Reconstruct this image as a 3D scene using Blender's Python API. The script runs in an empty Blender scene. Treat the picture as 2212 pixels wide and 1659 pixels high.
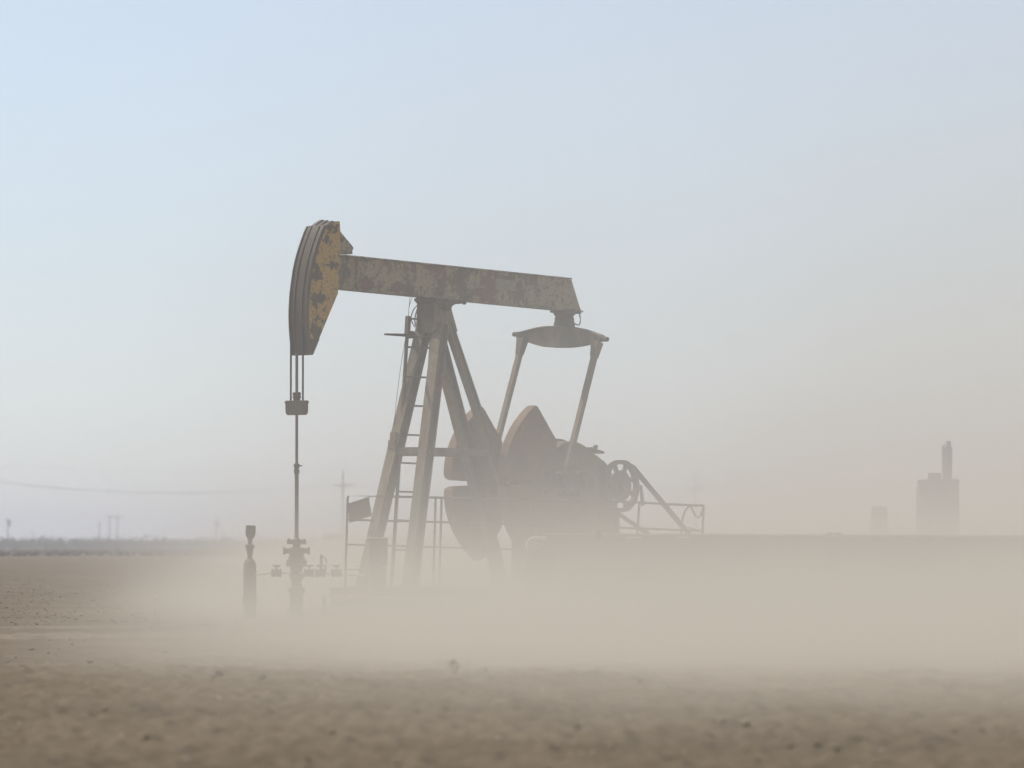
import bpy, math, random
import numpy as np
from mathutils import Vector, Matrix
random.seed(7); np.random.seed(7)
R = math.radians
sc = bpy.context.scene
COL = sc.collection

# ------------------------------------------------------------------ camera, sky, sun, exposure
F = 2212 * 200.0 / 36.0            # focal length in the 2212-wide measuring grid
CX, HOR, CAMZ = 1106.0, 1172.5, 0.80
PITCH = math.atan((HOR - 829.5) / F)
cam = bpy.data.cameras.new('camera'); camo = bpy.data.objects.new('camera', cam); COL.objects.link(camo)
camo.location = (0, 0, CAMZ); camo.rotation_euler = (R(90) + PITCH, 0, 0)
cam.lens = 200; cam.sensor_width = 36; cam.clip_start = 0.1; cam.clip_end = 9000
cam.dof.use_dof = True; cam.dof.focus_distance = 61.4; cam.dof.aperture_fstop = 4.5
sc.camera = camo

SUN_EL, SUN_AZ = R(57), R(-60)     # azimuth from +Y towards +X
w = bpy.data.worlds.new('World'); sc.world = w; w.use_nodes = True
nt = w.node_tree; nt.nodes.clear()
sky = nt.nodes.new('ShaderNodeTexSky'); sky.sky_type = 'NISHITA'; sky.sun_disc = False
sky.sun_elevation = SUN_EL; sky.sun_rotation = SUN_AZ; sky.dust_density = 0.6; sky.air_density = 1.0; sky.ozone_density = 3.0; sky.altitude = 800
bg = nt.nodes.new('ShaderNodeBackground'); bg.inputs[1].default_value = 0.100
wo = nt.nodes.new('ShaderNodeOutputWorld')
wb = nt.nodes.new('ShaderNodeMix'); wb.data_type = 'RGBA'; wb.blend_type = 'MULTIPLY'; wb.inputs[0].default_value = 1; wb.inputs[7].default_value = (0.97, 0.985, 1.05, 1)   # white balance
hs = nt.nodes.new('ShaderNodeHueSaturation'); hs.inputs['Saturation'].default_value = 0.55
nt.links.new(sky.outputs[0], hs.inputs['Color']); nt.links.new(hs.outputs[0], wb.inputs[6]); nt.links.new(wb.outputs[2], bg.inputs[0]); nt.links.new(bg.outputs[0], wo.inputs[0])
sl = bpy.data.lights.new('sun', 'SUN'); slo = bpy.data.objects.new('sun', sl); COL.objects.link(slo)
sl.energy = 3.0; sl.angle = R(0.6); sl.color = (1.0, 0.975, 0.935)
sd = Vector((math.sin(SUN_AZ) * math.cos(SUN_EL), math.cos(SUN_AZ) * math.cos(SUN_EL), math.sin(SUN_EL)))
slo.rotation_euler = sd.to_track_quat('Z', 'Y').to_euler()
sc.view_settings.view_transform = 'Standard'; sc.view_settings.look = 'None'
sc.view_settings.gamma = 1; sc.view_settings.use_curve_mapping = False
sc.view_settings.exposure = 0.28
sc.cycles.use_adaptive_sampling = True; sc.cycles.adaptive_threshold = 0.03; sc.cycles.use_denoising = True; sc.cycles.denoiser = 'OPENIMAGEDENOISE'
sc.cycles.max_bounces = 6; sc.cycles.diffuse_bounces = 2; sc.cycles.glossy_bounces = 2
sc.cycles.volume_bounces = 2; sc.cycles.volume_max_steps = 512; sc.cycles.volume_step_rate = 1.0

# ------------------------------------------------------------------ measuring helpers
cp, sp = math.cos(PITCH), math.sin(PITCH)
def ray(px, py):
    u, v = (px - CX) / F, (829.5 - py) / F
    return Vector((u, cp - v * sp, sp + v * cp))
def W(px, py, Y):                   # world point seen at (px,py) at distance Y
    d = ray(px, py); t = Y / d.y
    return Vector((d.x * t, Y, CAMZ + d.z * t))
def wx(px, Y): return (px - CX) / F * Y
TH = R(48); CT, ST = math.cos(TH), math.sin(TH)
PY0 = 61.45; PX0 = wx(935, PY0)
def L(px, py, y):                   # pumpjack-local point on the plane local y = const
    d = ray(px, py); o = Vector((-PX0, -PY0, CAMZ))
    ol = Vector((o.x * CT + o.y * ST, -o.x * ST + o.y * CT, o.z))
    dl = Vector((d.x * CT + d.y * ST, -d.x * ST + d.y * CT, d.z))
    return ol + dl * ((y - ol.y) / dl.y)
def Lx(px, py, x):                  # on the plane local x = const
    d = ray(px, py); o = Vector((-PX0, -PY0, CAMZ))
    ol = Vector((o.x * CT + o.y * ST, -o.x * ST + o.y * CT, o.z))
    dl = Vector((d.x * CT + d.y * ST, -d.x * ST + d.y * CT, d.z))
    return ol + dl * ((x - ol.x) / dl.x)

# ------------------------------------------------------------------ mesh helpers
class MB:
    def __init__(s): s.v = []; s.f = []
    def add(s, vs, fs):
        n = len(s.v); s.v += [tuple(v) for v in vs]; s.f += [tuple(i + n for i in f) for f in fs]; return s
    def box(s, c, size, m=None):
        hx, hy, hz = size[0] / 2, size[1] / 2, size[2] / 2; c = Vector(c)
        vs = [Vector((x * hx, y * hy, z * hz)) for x in (-1, 1) for y in (-1, 1) for z in (-1, 1)]
        if m: vs = [m @ v for v in vs]
        return s.add([v + c for v in vs], [(0, 1, 3, 2), (4, 6, 7, 5), (0, 4, 5, 1), (2, 3, 7, 6), (0, 2, 6, 4), (1, 5, 7, 3)])
    def frame(s, p0, p1, side):
        a = (Vector(p1) - Vector(p0)).normalized(); sd_ = Vector(side); sd_ = (sd_ - a * sd_.dot(a)).normalized()
        return a, sd_, a.cross(sd_)
    def bar(s, p0, p1, ws, wu, side=(0, 1, 0), ws1=None, wu1=None):
        p0 = Vector(p0); p1 = Vector(p1); a, b, c = s.frame(p0, p1, side)
        ws1 = ws if ws1 is None else ws1; wu1 = wu if wu1 is None else wu1
        vs = []
        for p, A, B in ((p0, ws, wu), (p1, ws1, wu1)):
            for i, j in ((-1, -1), (1, -1), (1, 1), (-1, 1)): vs.append(p + b * (i * A / 2) + c * (j * B / 2))
        return s.add(vs, [(3, 2, 1, 0), (4, 5, 6, 7), (0, 1, 5, 4), (1, 2, 6, 5), (2, 3, 7, 6), (3, 0, 4, 7)])
    def ibar(s, p0, p1, wf, h, t=0.012, side=(0, 1, 0)):   # H section: flanges across 'side'
        p0 = Vector(p0); p1 = Vector(p1); a, b, c = s.frame(p0, p1, side)
        s.bar(p0 + c * (h / 2 - t / 2), p1 + c * (h / 2 - t / 2), wf, t, side)
        s.bar(p0 - c * (h / 2 - t / 2), p1 - c * (h / 2 - t / 2), wf, t, side)
        return s.bar(p0, p1, t, h - 2 * t, side)
    def tube(s, pts, r, n=8, r1=None, cap=True):
        pts = [Vector(p) for p in pts]; m = len(pts); vs = []
        up = Vector((0, 0, 1))
        d0 = (pts[1] - pts[0]).normalized()
        if abs(d0.z) > 0.9: up = Vector((1, 0, 0))
        for i, p in enumerate(pts):
            d = (pts[min(i + 1, m - 1)] - pts[max(i - 1, 0)]).normalized()
            b = d.cross(up).normalized(); c = b.cross(d)
            rr = r if r1 is None else r + (r1 - r) * i / (m - 1)
            vs += [p + (b * math.cos(2 * math.pi * k / n) + c * math.sin(2 * math.pi * k / n)) * rr for k in range(n)]
        fs = [(i * n + k, i * n + (k + 1) % n, (i + 1) * n + (k + 1) % n, (i + 1) * n + k) for i in range(m - 1) for k in range(n)]
        if cap: fs += [tuple(range(n - 1, -1, -1)), tuple((m - 1) * n + k for k in range(n))]
        return s.add(vs, fs)
    def prism(s, pts0, pts1):      # two matching outlines
        n = len(pts0)
        fs = [tuple(range(n - 1, -1, -1)), tuple(range(n, 2 * n))] + [(i, (i + 1) % n, n + (i + 1) % n, n + i) for i in range(n)]
        return s.add(list(pts0) + list(pts1), fs)
    def pxz(s, o, y0, y1):         # outline of (x, z) extruded along y
        return s.prism([(p[0], y0, p[1]) for p in o], [(p[0], y1, p[1]) for p in o])
    def pyz(s, o, x0, x1):
        return s.prism([(x0, p[0], p[1]) for p in o], [(x1, p[0], p[1]) for p in o])
    def lathe(s, prof, c, axis='z', n=24, closed=False):
        c = Vector(c); vs = []
        for r, h in prof:
            for k in range(n):
                a = 2 * math.pi * k / n; x, y = r * math.cos(a), r * math.sin(a)
                v = {'z': (x, y, h), 'y': (x, h, y), 'x': (h, x, y)}[axis]; vs.append(c + Vector(v))
        m = len(prof)
        fs = [(i * n + k, i * n + (k + 1) % n, ((i + 1) % m) * n + (k + 1) % n, ((i + 1) % m) * n + k) for i in range(m if closed else m - 1) for k in range(n)]
        if not closed: fs += [tuple(range(n - 1, -1, -1)), tuple((m - 1) * n + k for k in range(n))]
        return s.add(vs, fs)
    def build(s, name, mat, parent=None, smooth=True, bevel=0.0):
        me = bpy.data.meshes.new(name); me.from_pydata(s.v, [], s.f); me.validate()
        import bmesh
        b = bmesh.new(); b.from_mesh(me); bmesh.ops.recalc_face_normals(b, faces=b.faces); b.to_mesh(me); b.free()
        me.materials.append(mat)
        if smooth:
            me.shade_smooth(); me.set_sharp_from_angle(angle=R(35))
        o = bpy.data.objects.new(name, me); COL.objects.link(o)
        if parent: o.parent = parent
        if bevel > 0:
            m = o.modifiers.new('bevel', 'BEVEL'); m.width = bevel; m.segments = 2; m.limit_method = 'ANGLE'; m.angle_limit = R(40)
        return o
def tag(o, label=None, cat=None, group=None, kind=None):
    if label: o['label'] = label
    if cat: o['category'] = cat
    if group: o['group'] = group
    if kind: o['kind'] = kind
    return o
def empty(name, loc, rz=0, label=None, cat=None, group=None):
    o = bpy.data.objects.new(name, None); COL.objects.link(o); o.location = loc; o.rotation_euler = (0, 0, rz)
    o.empty_display_size = 0.2
    return tag(o, label, cat, group)

# ------------------------------------------------------------------ materials
def new_mat(name):
    m = bpy.data.materials.new(name); m.use_nodes = True
    n = m.node_tree.nodes; n.clear(); return m, m.node_tree, n
def metal(name, c1, c2, scale=3.0, thr=0.5, soft=0.06, c3=None, rough=0.75, bump=0.3, thr3=0.55, stretch=(1, 1, 1), speck=None):
    W_ = lambda c: None if c is None else (min(c[0] * 1.12, 1), c[1] * 1.0, c[2] * .76)
    c1, c2, c3 = W_(c1), W_(c2), W_(c3)
    """old paint (c1) flaking to rust (c2), with a third tone of grime (c3)"""
    m, t, n = new_mat(name)
    tc = n.new('ShaderNodeTexCoord'); mp = n.new('ShaderNodeMapping'); mp.inputs['Scale'].default_value = stretch
    t.links.new(tc.outputs['Object'], mp.inputs[0])
    def noise(s, d, r=0.6, off=0):
        q = n.new('ShaderNodeTexNoise'); q.inputs['Scale'].default_value = s; q.inputs['Detail'].default_value = d; q.inputs['Roughness'].default_value = r
        if off:
            m2 = n.new('ShaderNodeMapping'); m2.inputs['Location'].default_value = (off, off * 2, off)
            t.links.new(mp.outputs[0], m2.inputs[0]); t.links.new(m2.outputs[0], q.inputs['Vector'])
        else: t.links.new(mp.outputs[0], q.inputs['Vector'])
        return q
    def ramp(src, a, b):
        r = n.new('ShaderNodeMapRange'); r.inputs[1].default_value = a; r.inputs[2].default_value = b; t.links.new(src, r.inputs[0]); return r.outputs[0]
    def mix(f, a, b):
        x = n.new('ShaderNodeMix'); x.data_type = 'RGBA'; t.links.new(f, x.inputs[0])
        for i, v in ((6, a), (7, b)):
            if isinstance(v, tuple): x.inputs[i].default_value = (*v, 1)
            else: t.links.new(v, x.inputs[i])
        return x.outputs[2]
    n1 = noise(scale, 12, 0.74)
    f1 = ramp(n1.outputs[0], thr - soft, thr + soft)
    col = mix(f1, c1, c2)
    if c3:
        n3 = noise(scale * 0.8, 8, 0.65, 7.3); col = mix(ramp(n3.outputs[0], thr3 - soft, thr3 + soft), col, c3)
    if speck:
        n4 = noise(scale * 5.5, 6, 0.7, 3.7); col = mix(ramp(n4.outputs[0], speck - .015, speck + .015), col, c2)
    n2 = noise(scale * 9, 5)
    v = n.new('ShaderNodeMix'); v.data_type = 'RGBA'; v.blend_type = 'MULTIPLY'; v.inputs[0].default_value = 1
    t.links.new(col, v.inputs[6])
    g = n.new('ShaderNodeMapRange'); g.inputs[1].default_value = 0.3; g.inputs[2].default_value = 0.7; g.inputs[3].default_value = 0.72; g.inputs[4].default_value = 1.12
    t.links.new(n2.outputs[0], g.inputs[0]); t.links.new(g.outputs[0], v.inputs[7])
    p = n.new('ShaderNodeBsdfPrincipled'); p.inputs['Roughness'].default_value = rough; p.inputs['Specular IOR Level'].default_value = 0.35
    t.links.new(v.outputs[2], p.inputs['Base Color'])
    b = n.new('ShaderNodeBump'); b.inputs['Strength'].default_value = bump; b.inputs['Distance'].default_value = 0.01
    t.links.new(n1.outputs[0], b.inputs['Height']); t.links.new(b.outputs[0], p.inputs['Normal'])
    o = n.new('ShaderNodeOutputMaterial'); t.links.new(p.outputs[0], o.inputs[0])
    return m
RUST = (0.13, 0.075, 0.055); DARK = (0.055, 0.05, 0.045)
M_beam = metal('flaking_grey_paint', (0.36, 0.32, 0.225), (0.15, 0.12, 0.08), 3.4, 0.525, 0.014, (0.21, 0.13, 0.09), thr3=0.57, speck=0.575)
M_yel = metal('flaking_yellow_paint', (0.52, 0.36, 0.10), (0.11, 0.085, 0.055), 4.2, 0.515, 0.014, (0.14, 0.09, 0.05), thr3=0.62, speck=0.585)
M_face = metal('worn_bare_steel', (0.095, 0.075, 0.058), (0.12, 0.098, 0.078), 6, 0.54, 0.12, rough=0.55, stretch=(1, 6, 0.5))
M_post = metal('dusty_grey_steel', (0.24, 0.205, 0.15), (0.17, 0.13, 0.092), 4, 0.54, 0.05, (0.13, 0.135, 0.11), stretch=(1, 1, 0.35))
M_dark = metal('grimy_dark_steel', (0.085, 0.07, 0.05), (0.12, 0.092, 0.065), 4, 0.55, 0.1)
M_wt = metal('rusty_red_iron', (0.23, 0.15, 0.11), (0.15, 0.115, 0.08), 2.5, 0.55, 0.12, rough=0.85)
M_gear = metal('oily_grey_iron', (0.14, 0.12, 0.085), (0.11, 0.08, 0.055), 3, 0.52, 0.08, (0.21, 0.19, 0.135))
M_rub = metal('black_rubber', (0.045, 0.042, 0.04), (0.07, 0.062, 0.055), 8, 0.5, 0.1, rough=0.7, bump=0.1)
M_rod = metal('polished_steel', (0.16, 0.15, 0.14), (0.10, 0.09, 0.08), 6, 0.5, 0.2, rough=0.45, bump=0.05)
M_rail = metal('dull_railing_steel', (0.16, 0.14, 0.12), (0.12, 0.095, 0.075), 5, 0.5, 0.15)
M_wall = metal('galvanised_wall_steel', (0.34, 0.31, 0.26), (0.27, 0.23, 0.18), 1.4, 0.55, 0.15, rough=0.5, bump=0.1)
M_pale = metal('pale_pipe', (0.82, 0.79, 0.73), (0.6, 0.54, 0.46), 3, 0.6, 0.12, rough=0.3, bump=0.1)
M_board = metal('weathered_sign_board', (0.17, 0.14, 0.12), (0.13, 0.11, 0.09), 5, 0.5, 0.2)
M_tank = metal('rusty_tank_steel', (0.10, 0.055, 0.032), (0.08, 0.045, 0.028), 1.0, 0.5, 0.15)
M_wood = metal('grey_pole_wood', (0.12, 0.10, 0.085), (0.08, 0.065, 0.055), 1.5, 0.5, 0.2, stretch=(1, 1, .2))
M_white = metal('white_vehicle_paint', (0.75, 0.75, 0.75), (0.6, 0.58, 0.55), 1, 0.6, 0.2, rough=0.3, bump=0)
M_glass = metal('dark_glass', (0.04, 0.045, 0.05), (0.06, 0.06, 0.06), 1, 0.5, 0.2, rough=0.1, bump=0)
M_cap = metal('lit_pale_steel', (0.6, 0.58, 0.54), (0.42, 0.38, 0.33), 2.2, 0.5, 0.12, rough=0.35, bump=0.1)  # lighter copy of the wall steel; the sunlit top edge is painted in
M_conc = metal('dusty_concrete', (0.33, 0.29, 0.24), (0.26, 0.22, 0.18), 2, 0.5, 0.2, rough=0.9)

def soil(name, base, var, speck, bump_d=0.03, sc_=1.0):
    m, t, n = new_mat(name)
    tc = n.new('ShaderNodeTexCoord')
    def noise(s, d):
        q = n.new('ShaderNodeTexNoise'); q.inputs['Scale'].default_value = s * sc_; q.inputs['Detail'].default_value = d; q.inputs['Roughness'].default_value = 0.65
        t.links.new(tc.outputs['Object'], q.inputs['Vector']); return q.outputs[0]
    def rng(src, a, b, c=0, d=1):
        r = n.new('ShaderNodeMapRange'); t.links.new(src, r.inputs[0])
        for i, v in enumerate((a, b, c, d)): r.inputs[i + 1].default_value = v
        return r.outputs[0]
    def mix(f, a, b):
        x = n.new('ShaderNodeMix'); x.data_type = 'RGBA'; t.links.new(f, x.inputs[0])
        for i, v in ((6, a), (7, b)):
            if isinstance(v, tuple): x.inputs[i].default_value = (*v, 1)
            else: t.links.new(v, x.inputs[i])
        return x.outputs[2]
    nf = noise(9, 6); nc = noise(0.35, 5); ns = noise(26, 3)
    c = mix(rng(nf, .35, .65), base, var)
    c = mix(rng(nc, .45, .62, 0, .6), c, tuple(v * 0.8 for v in base))
    c = mix(rng(ns, .66, .72), c, speck)
    p = n.new('ShaderNodeBsdfPrincipled'); p.inputs['Roughness'].default_value = 0.95; p.inputs['Specular IOR Level'].default_value = 0.1
    t.links.new(c, p.inputs['Base Color'])
    b = n.new('ShaderNodeBump'); b.inputs['Strength'].default_value = 0.8; b.inputs['Distance'].default_value = bump_d
    t.links.new(nf, b.inputs['Height']); t.links.new(b.outputs[0], p.inputs['Normal'])
    o = n.new('ShaderNodeOutputMaterial'); t.links.new(p.outputs[0], o.inputs[0])
    return m
M_soil = soil('dry_ploughed_soil', (0.155, 0.116, 0.07), (0.195, 0.147, 0.093), (0.27, 0.213, 0.147))
M_track = soil('pale_dust_track', (0.25, 0.195, 0.135), (0.20, 0.155, 0.105), (0.30, 0.24, 0.17), 0.015)
M_clod = soil('soil_clods', (0.26, 0.20, 0.13), (0.30, 0.23, 0.15), (0.34, 0.26, 0.18))
M_straw = soil('straw_and_pale_stone', (0.55, 0.48, 0.37), (0.45, 0.38, 0.28), (0.6, 0.54, 0.45))
M_weed = soil('dry_weed', (0.2, 0.16, 0.09), (0.24, 0.19, 0.11), (0.22, 0.18, 0.11))
M_scrub = soil('scrub_leaves', (0.12, 0.105, 0.03), (0.15, 0.12, 0.045), (0.18, 0.14, 0.06))

# ------------------------------------------------------------------ ground, one sheet to the horizon
_P = np.random.RandomState(3).rand(256, 256).astype(np.float64)
def vnoise(x, y):
    xi = np.floor(x).astype(int); yi = np.floor(y).astype(int); fx = x - xi; fy = y - yi
    fx = fx * fx * (3 - 2 * fx); fy = fy * fy * (3 - 2 * fy)
    g = lambda a, b: _P[a & 255, b & 255]
    return (g(xi, yi) * (1 - fx) + g(xi + 1, yi) * fx) * (1 - fy) + (g(xi, yi + 1) * (1 - fx) + g(xi + 1, yi + 1) * fx) * fy - 0.5
def gz(x, y):
    x = np.asarray(x, float); y = np.asarray(y, float); d = np.hypot(x, y)
    crest = 0.05 * np.exp(-((d - 31) / 4.0) ** 2)
    near = np.clip((44 - d) / 10, 0.0, 1); calm = np.clip((d - 44) / 4, 0, 1)
    rough = (0.025 * vnoise(x * 2.1, y * 1.1 + 9) + 0.035 * vnoise(x * 6 + 3, y * 5) + 0.05 * vnoise(x * 15, y * 13))
    small = 0.022 * vnoise(x * 7, y * 7) + 0.012 * vnoise(x * 17, y * 17)
    pad = np.clip((d - 54) / 3, 0, 1) * np.clip((72 - d) / 3, 0, 1)
    far = np.clip((d - 72) / 40, 0, 1) * 0.10 * vnoise(x * 0.12, y * 0.06)
    return crest + rough * (0.35 + 0.65 * near) * (1 - calm) + small * calm * (1 - 0.5 * pad) + far
ang = np.concatenate([np.linspace(-180, -12, 40)[:-1], np.linspace(-12, -7, 26)[:-1], np.linspace(-7, 7, 380)[:-1], np.linspace(7, 12, 26)[:-1], np.linspace(12, 180, 40)[:-1]])
rad = np.concatenate([np.geomspace(0.6, 17, 26)[:-1], np.arange(17, 36, 0.06), np.arange(36, 62, 0.16), np.geomspace(62, 4000, 130)])
A, RR = np.meshgrid(np.radians(ang), rad)
gx, gy = RR * np.sin(A), RR * np.cos(A)
zz = gz(gx, gy)
na, nr = len(ang), len(rad)
gv = np.stack([gx, gy, zz], -1).reshape(-1, 3)
i = np.arange(nr - 1)[:, None] * na; k = np.arange(na)[None, :]; k2 = (k + 1) % na
q = np.stack([i + k, i + k2, i + na + k2, i + na + k], -1).reshape(-1, 4)
ctr = len(gv); gv = np.vstack([gv, [[0, 0, 0.0]]])
gf = q.tolist() + [(ctr, (kk + 1) % na, kk) for kk in range(na)]
me = bpy.data.meshes.new('ground'); me.from_pydata(gv.tolist(), [], gf); me.shade_smooth(); me.materials.append(M_soil)
g = bpy.data.objects.new('ground', me); COL.objects.link(g); tag(g, kind='structure')
if me.polygons[1000].normal.z < 0: me.flip_normals()

# pale dirt track at the left, with its two windrows of loose dirt
def strip(name, mat, far_pts, near_pts, nu, nv, z0, amp, crown=0.0, kind='structure', seed=0):
    def interp(P, t):
        xs = np.linspace(0, 1, len(P)); return np.interp(t, xs, [p[0] for p in P]), np.interp(t, xs, [p[1] for p in P])
    t = np.linspace(0, 1, nu); fx, fy = interp(far_pts, t); nx, ny = interp(near_pts, t); V = []
    for j in range(nv):
        s = j / (nv - 1); x = fx + (nx - fx) * s; y = fy + (ny - fy) * s
        y = y + (0.35 * vnoise(x * 2 + seed, y * 0 + seed) + 0.25 * vnoise(x * 7 + seed, y * 0)) * (1 if j in (0, nv - 1) else 0.6)
        z = gz(x, y) * 0 + z0 + crown * math.sin(math.pi * s) + amp * (vnoise(x * 5 + seed, y * 4) + 0.6 * vnoise(x * 14, y * 11 + seed))
        if j in (0, nv - 1): z = z * 0 - 0.02
        V += list(zip(x, y, z))
    F_ = [(j * nu + a, j * nu + a + 1, (j + 1) * nu + a + 1, (j + 1) * nu + a) for j in range(nv - 1) for a in range(nu - 1)]
    b = MB(); b.add(V, F_); return tag(b.build(name, mat), kind=kind)
strip('dirt_track', M_track, [(-16, 49.4), (-6.0, 49.5), (-2.6, 49.8), (3, 50.5), (9, 51)], [(-16, 46.6), (-6, 46.9), (-2.6, 47.4), (3, 48), (9, 48.5)], 520, 14, 0.012, 0.03, seed=1)
strip('track_verge', M_track, [(-16, 52.8), (-5.3, 53.0), (-3.6, 53.9), (-2.3, 56.6), (-1.2, 59)], [(-16, 52.3), (-5.3, 52.5), (-3.6, 53.3), (-2.3, 55.9), (-1.2, 58.3)], 420, 5, 0.006, 0.016, 0.012, seed=5)

# loose clods, straw and stones: nobody could count them
def scatter(name, mat, n, dmin, dmax, smin, smax, flat, label, xr=0.095, reg=None, power=1.0):
    base = np.array([(1, 0, 0), (-1, 0, 0), (0, 1, 0), (0, -1, 0), (0, 0, 1), (0, 0, -1), (.6, .6, .6), (-.6, .6, .5), (.6, -.6, .5), (-.6, -.6, .6)], float)
    tri = [(0, 6, 8), (4, 6, 7), (4, 8, 6), (4, 9, 8), (4, 7, 9), (2, 7, 6), (3, 8, 9), (1, 9, 7), (0, 2, 6), (0, 8, 3), (1, 7, 2), (1, 3, 9), (0, 5, 2), (0, 3, 5), (1, 2, 5), (1, 5, 3)]
    V = []; Fc = []
    for a in range(n):
        d = dmin + (dmax - dmin) * random.random() ** power; x = random.uniform(-xr, xr) * d
        if reg and not reg(x, d): continue
        s = smin * (smax / smin) ** (random.random() ** 1.6)
        th = random.uniform(0, 6.28); c, s_ = math.cos(th), math.sin(th)
        sx, sy, sz = s * random.uniform(.7, 1.3), s * random.uniform(.7, 1.3), s * random.uniform(.5, .9) * flat
        p = base * (1 + np.random.uniform(-.22, .22, (10, 1))) * (sx, sy, sz)
        z0 = float(gz(x, d)) + sz * 0.3
        n0 = len(V)
        V += [(x + c * u - s_ * v, d + s_ * u + c * v, z0 + w_) for u, v, w_ in p]
        Fc += [(i0 + n0, j0 + n0, k0 + n0) for i0, j0, k0 in tri]
    b = MB(); b.v = V; b.f = Fc; o = b.build(name, mat, smooth=False)
    return tag(o, label, 'soil clods' if 'clod' in name else 'debris', kind='stuff')
scatter('soil_clod', M_clod, 600, 19, 40, 0.007, 0.030, 0.6, 'loose brown soil clods strewn over the blurred foreground')
scatter('field_clod', M_clod, 700, 40, 57, 0.006, 0.020, 0.7, 'brown clods over the field around the pale track', xr=0.1)
M_fleck = soil('dry_stubble_fleck', (0.25, 0.20, 0.135), (0.32, 0.26, 0.18), (0.4, 0.34, 0.25))
M_dclod = soil('dark_soil_lump', (0.12, 0.09, 0.055), (0.14, 0.105, 0.066), (0.16, 0.12, 0.078))
scatter('straw_fleck', M_straw, 330, 19, 40, 0.007, 0.018, 0.7, 'pale flecks of straw and stone scattered in the foreground')
scatter('field_fleck', M_fleck, 9000, 56, 135, 0.005, 0.019, 0.7, 'pale flecks dotting the dark field at the left', reg=lambda x, d: x < -1.2, xr=0.11, power=1.2)
scatter('field_soil_clod', M_dclod, 6000, 56, 135, 0.006, 0.022, 0.5, 'dark small clods over the field at the left', reg=lambda x, d: x < -.8, xr=0.11, power=1.2)
scatter('bright_fleck', M_straw, 130, 56, 110, 0.010, 0.026, 0.8, 'a few bright flecks on the dark field at the left', reg=lambda x, d: x < -2, xr=0.11)

# ------------------------------------------------------------------ pumpjack
pj = empty('pumpjack', (PX0, PY0, 0), TH, 'old rust-streaked pumpjack with a flaking yellow horse head', 'pumpjack')
NEAR = -1
# concrete base and skid
SKT = 0.32
m = MB()
for y in (-0.42, 0.42): m.ibar((-1.15, y, 0.21), (3.3, y, 0.21), 0.14, 0.22, 0.014)
m.build('skid_beam', M_post, pj)
for x in (-1.1, -0.55, 0.6, 1.4, 2.2, 3.2):
    MB().bar((x, -0.36, 0.21), (x, 0.36, 0.21), 0.12, 0.14, (1, 0, 0)).build('cross_member', M_post, pj)
MB().box((1.1, 0, 0.05), (5.2, 1.5, 0.10)).build('concrete_pad', M_conc, pj, bevel=0.02)

# samson post legs
def line_to_z(p, q, z):
    p = Vector(p); q = Vector(q); t = (z - p.z) / (q.z - p.z); return p + (q - p) * t
legs = {}
def leg(key, tpx, tpy, ty, bpx, bpy_, by, w_, h_):
    t = L(tpx, tpy, ty); b = line_to_z(t, L(bpx, bpy_, by), SKT)
    legs[key] = (t, b)
    MB().ibar(t, b, w_, h_, 0.014, (0, 1, 0)).build('leg', M_post, pj)
    MB().box((b.x, b.y, SKT + 0.01), (0.24, 0.2, 0.022)).build('foot_plate', M_post, pj)
leg('A', 918, 700, .12, 806, 1180, .30, .13, .125)
leg('B', 953, 700, -.12, 896, 1180, -.33, .13, .125)
leg('C', 938, 700, .12, 1062, 1180, .25, .125, .12)
leg('D', 968, 700, -.12, 1129, 1180, -.25, .075, .09)
def at_z(key, z): t, b = legs[key]; return line_to_z(t, b, z)
def brace(k1, k2, z, w_=0.075):
    MB().bar(at_z(k1, z), at_z(k2, z), 0.05, w_, (0, 0, 1) if False else (0, 1, 0) if k1 + k2 in ('BD', 'AC') else (1, 0, 0)).build('brace', M_post, pj)
zb = L(985, 975, -.3).z
brace('B', 'D', zb); brace('A', 'C', zb - .01); brace('A', 'B', zb + 0.005); brace('C', 'D', zb - 0.005)
# nut plates on the front of the far leg
for py in (943, 960, 1150):
    a = at_z('A', L(845, py, .25).z); MB().box(a + Vector((-0.075, 0, 0)), (0.03, 0.09, 0.045 if py > 1000 else .09)).build('bracket', M_post, pj)

# post head: plates that gather the legs, then saddle bearing
z1 = L(940, 652, -.13).z; z2 = L(960, 715, -.13).z
xl, xr_ = L(940, 655, -.13).x, L(973, 655, -.13).x; xl2, xr2 = L(940, 715, -.13).x, L(988, 715, -.13).x
o_ = [(xl - .0, z1), (xr_, z1), (xr_ + .01, z1 - .07), (xr2, z2), (xl2 - .02, z2)]
h = MB(); h.pxz(o_, -0.135, -0.118); h.pxz(o_, 0.118, 0.135); h.build('post_head_plate', M_post, pj)
h = MB(); h.prism([(xl + .01, -.118, z1), (xl + .01, .118, z1), (xl - .01, .118, z2 - .02), (xl - .01, -.118, z2 - .02)],
                  [(xl + .03, -.118, z1), (xl + .03, .118, z1), (xl + .01, .118, z2 - .02), (xl + .01, -.118, z2 - .02)]); h.build('post_front_plate', M_dark, pj)
MB().pxz([(xl + .035, z1 - .002), (xr_ - .02, z1 - .002), (xr2 - .03, z2 + .06), (xl + .03, z2 + .06)], -.1, .1).build('post_core', M_dark, pj)
sb = []
for px, py in ((913, 640), (987, 648.5), (986, 655), (973, 661), (972, 668), (941, 665), (929, 660), (922, 652)):
    p = L(px, py, -.12); sb.append((p.x, p.z))
xm = (sb[0][0] + sb[1][0]) / 2
zt = L(950, 644, -.12).z
BEAM_T0 = L(735, 549, -.085); BEAM_T1 = L(1236, 600.5, -.085)
BEAM_B0 = L(731, 621, -.085); BEAM_B1 = L(1200, 670.5, -.085)
bslope = (BEAM_T1.z - BEAM_T0.z) / (BEAM_T1.x - BEAM_T0.x)
def btop(x): return BEAM_T0.z + bslope * (x - BEAM_T0.x)
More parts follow.
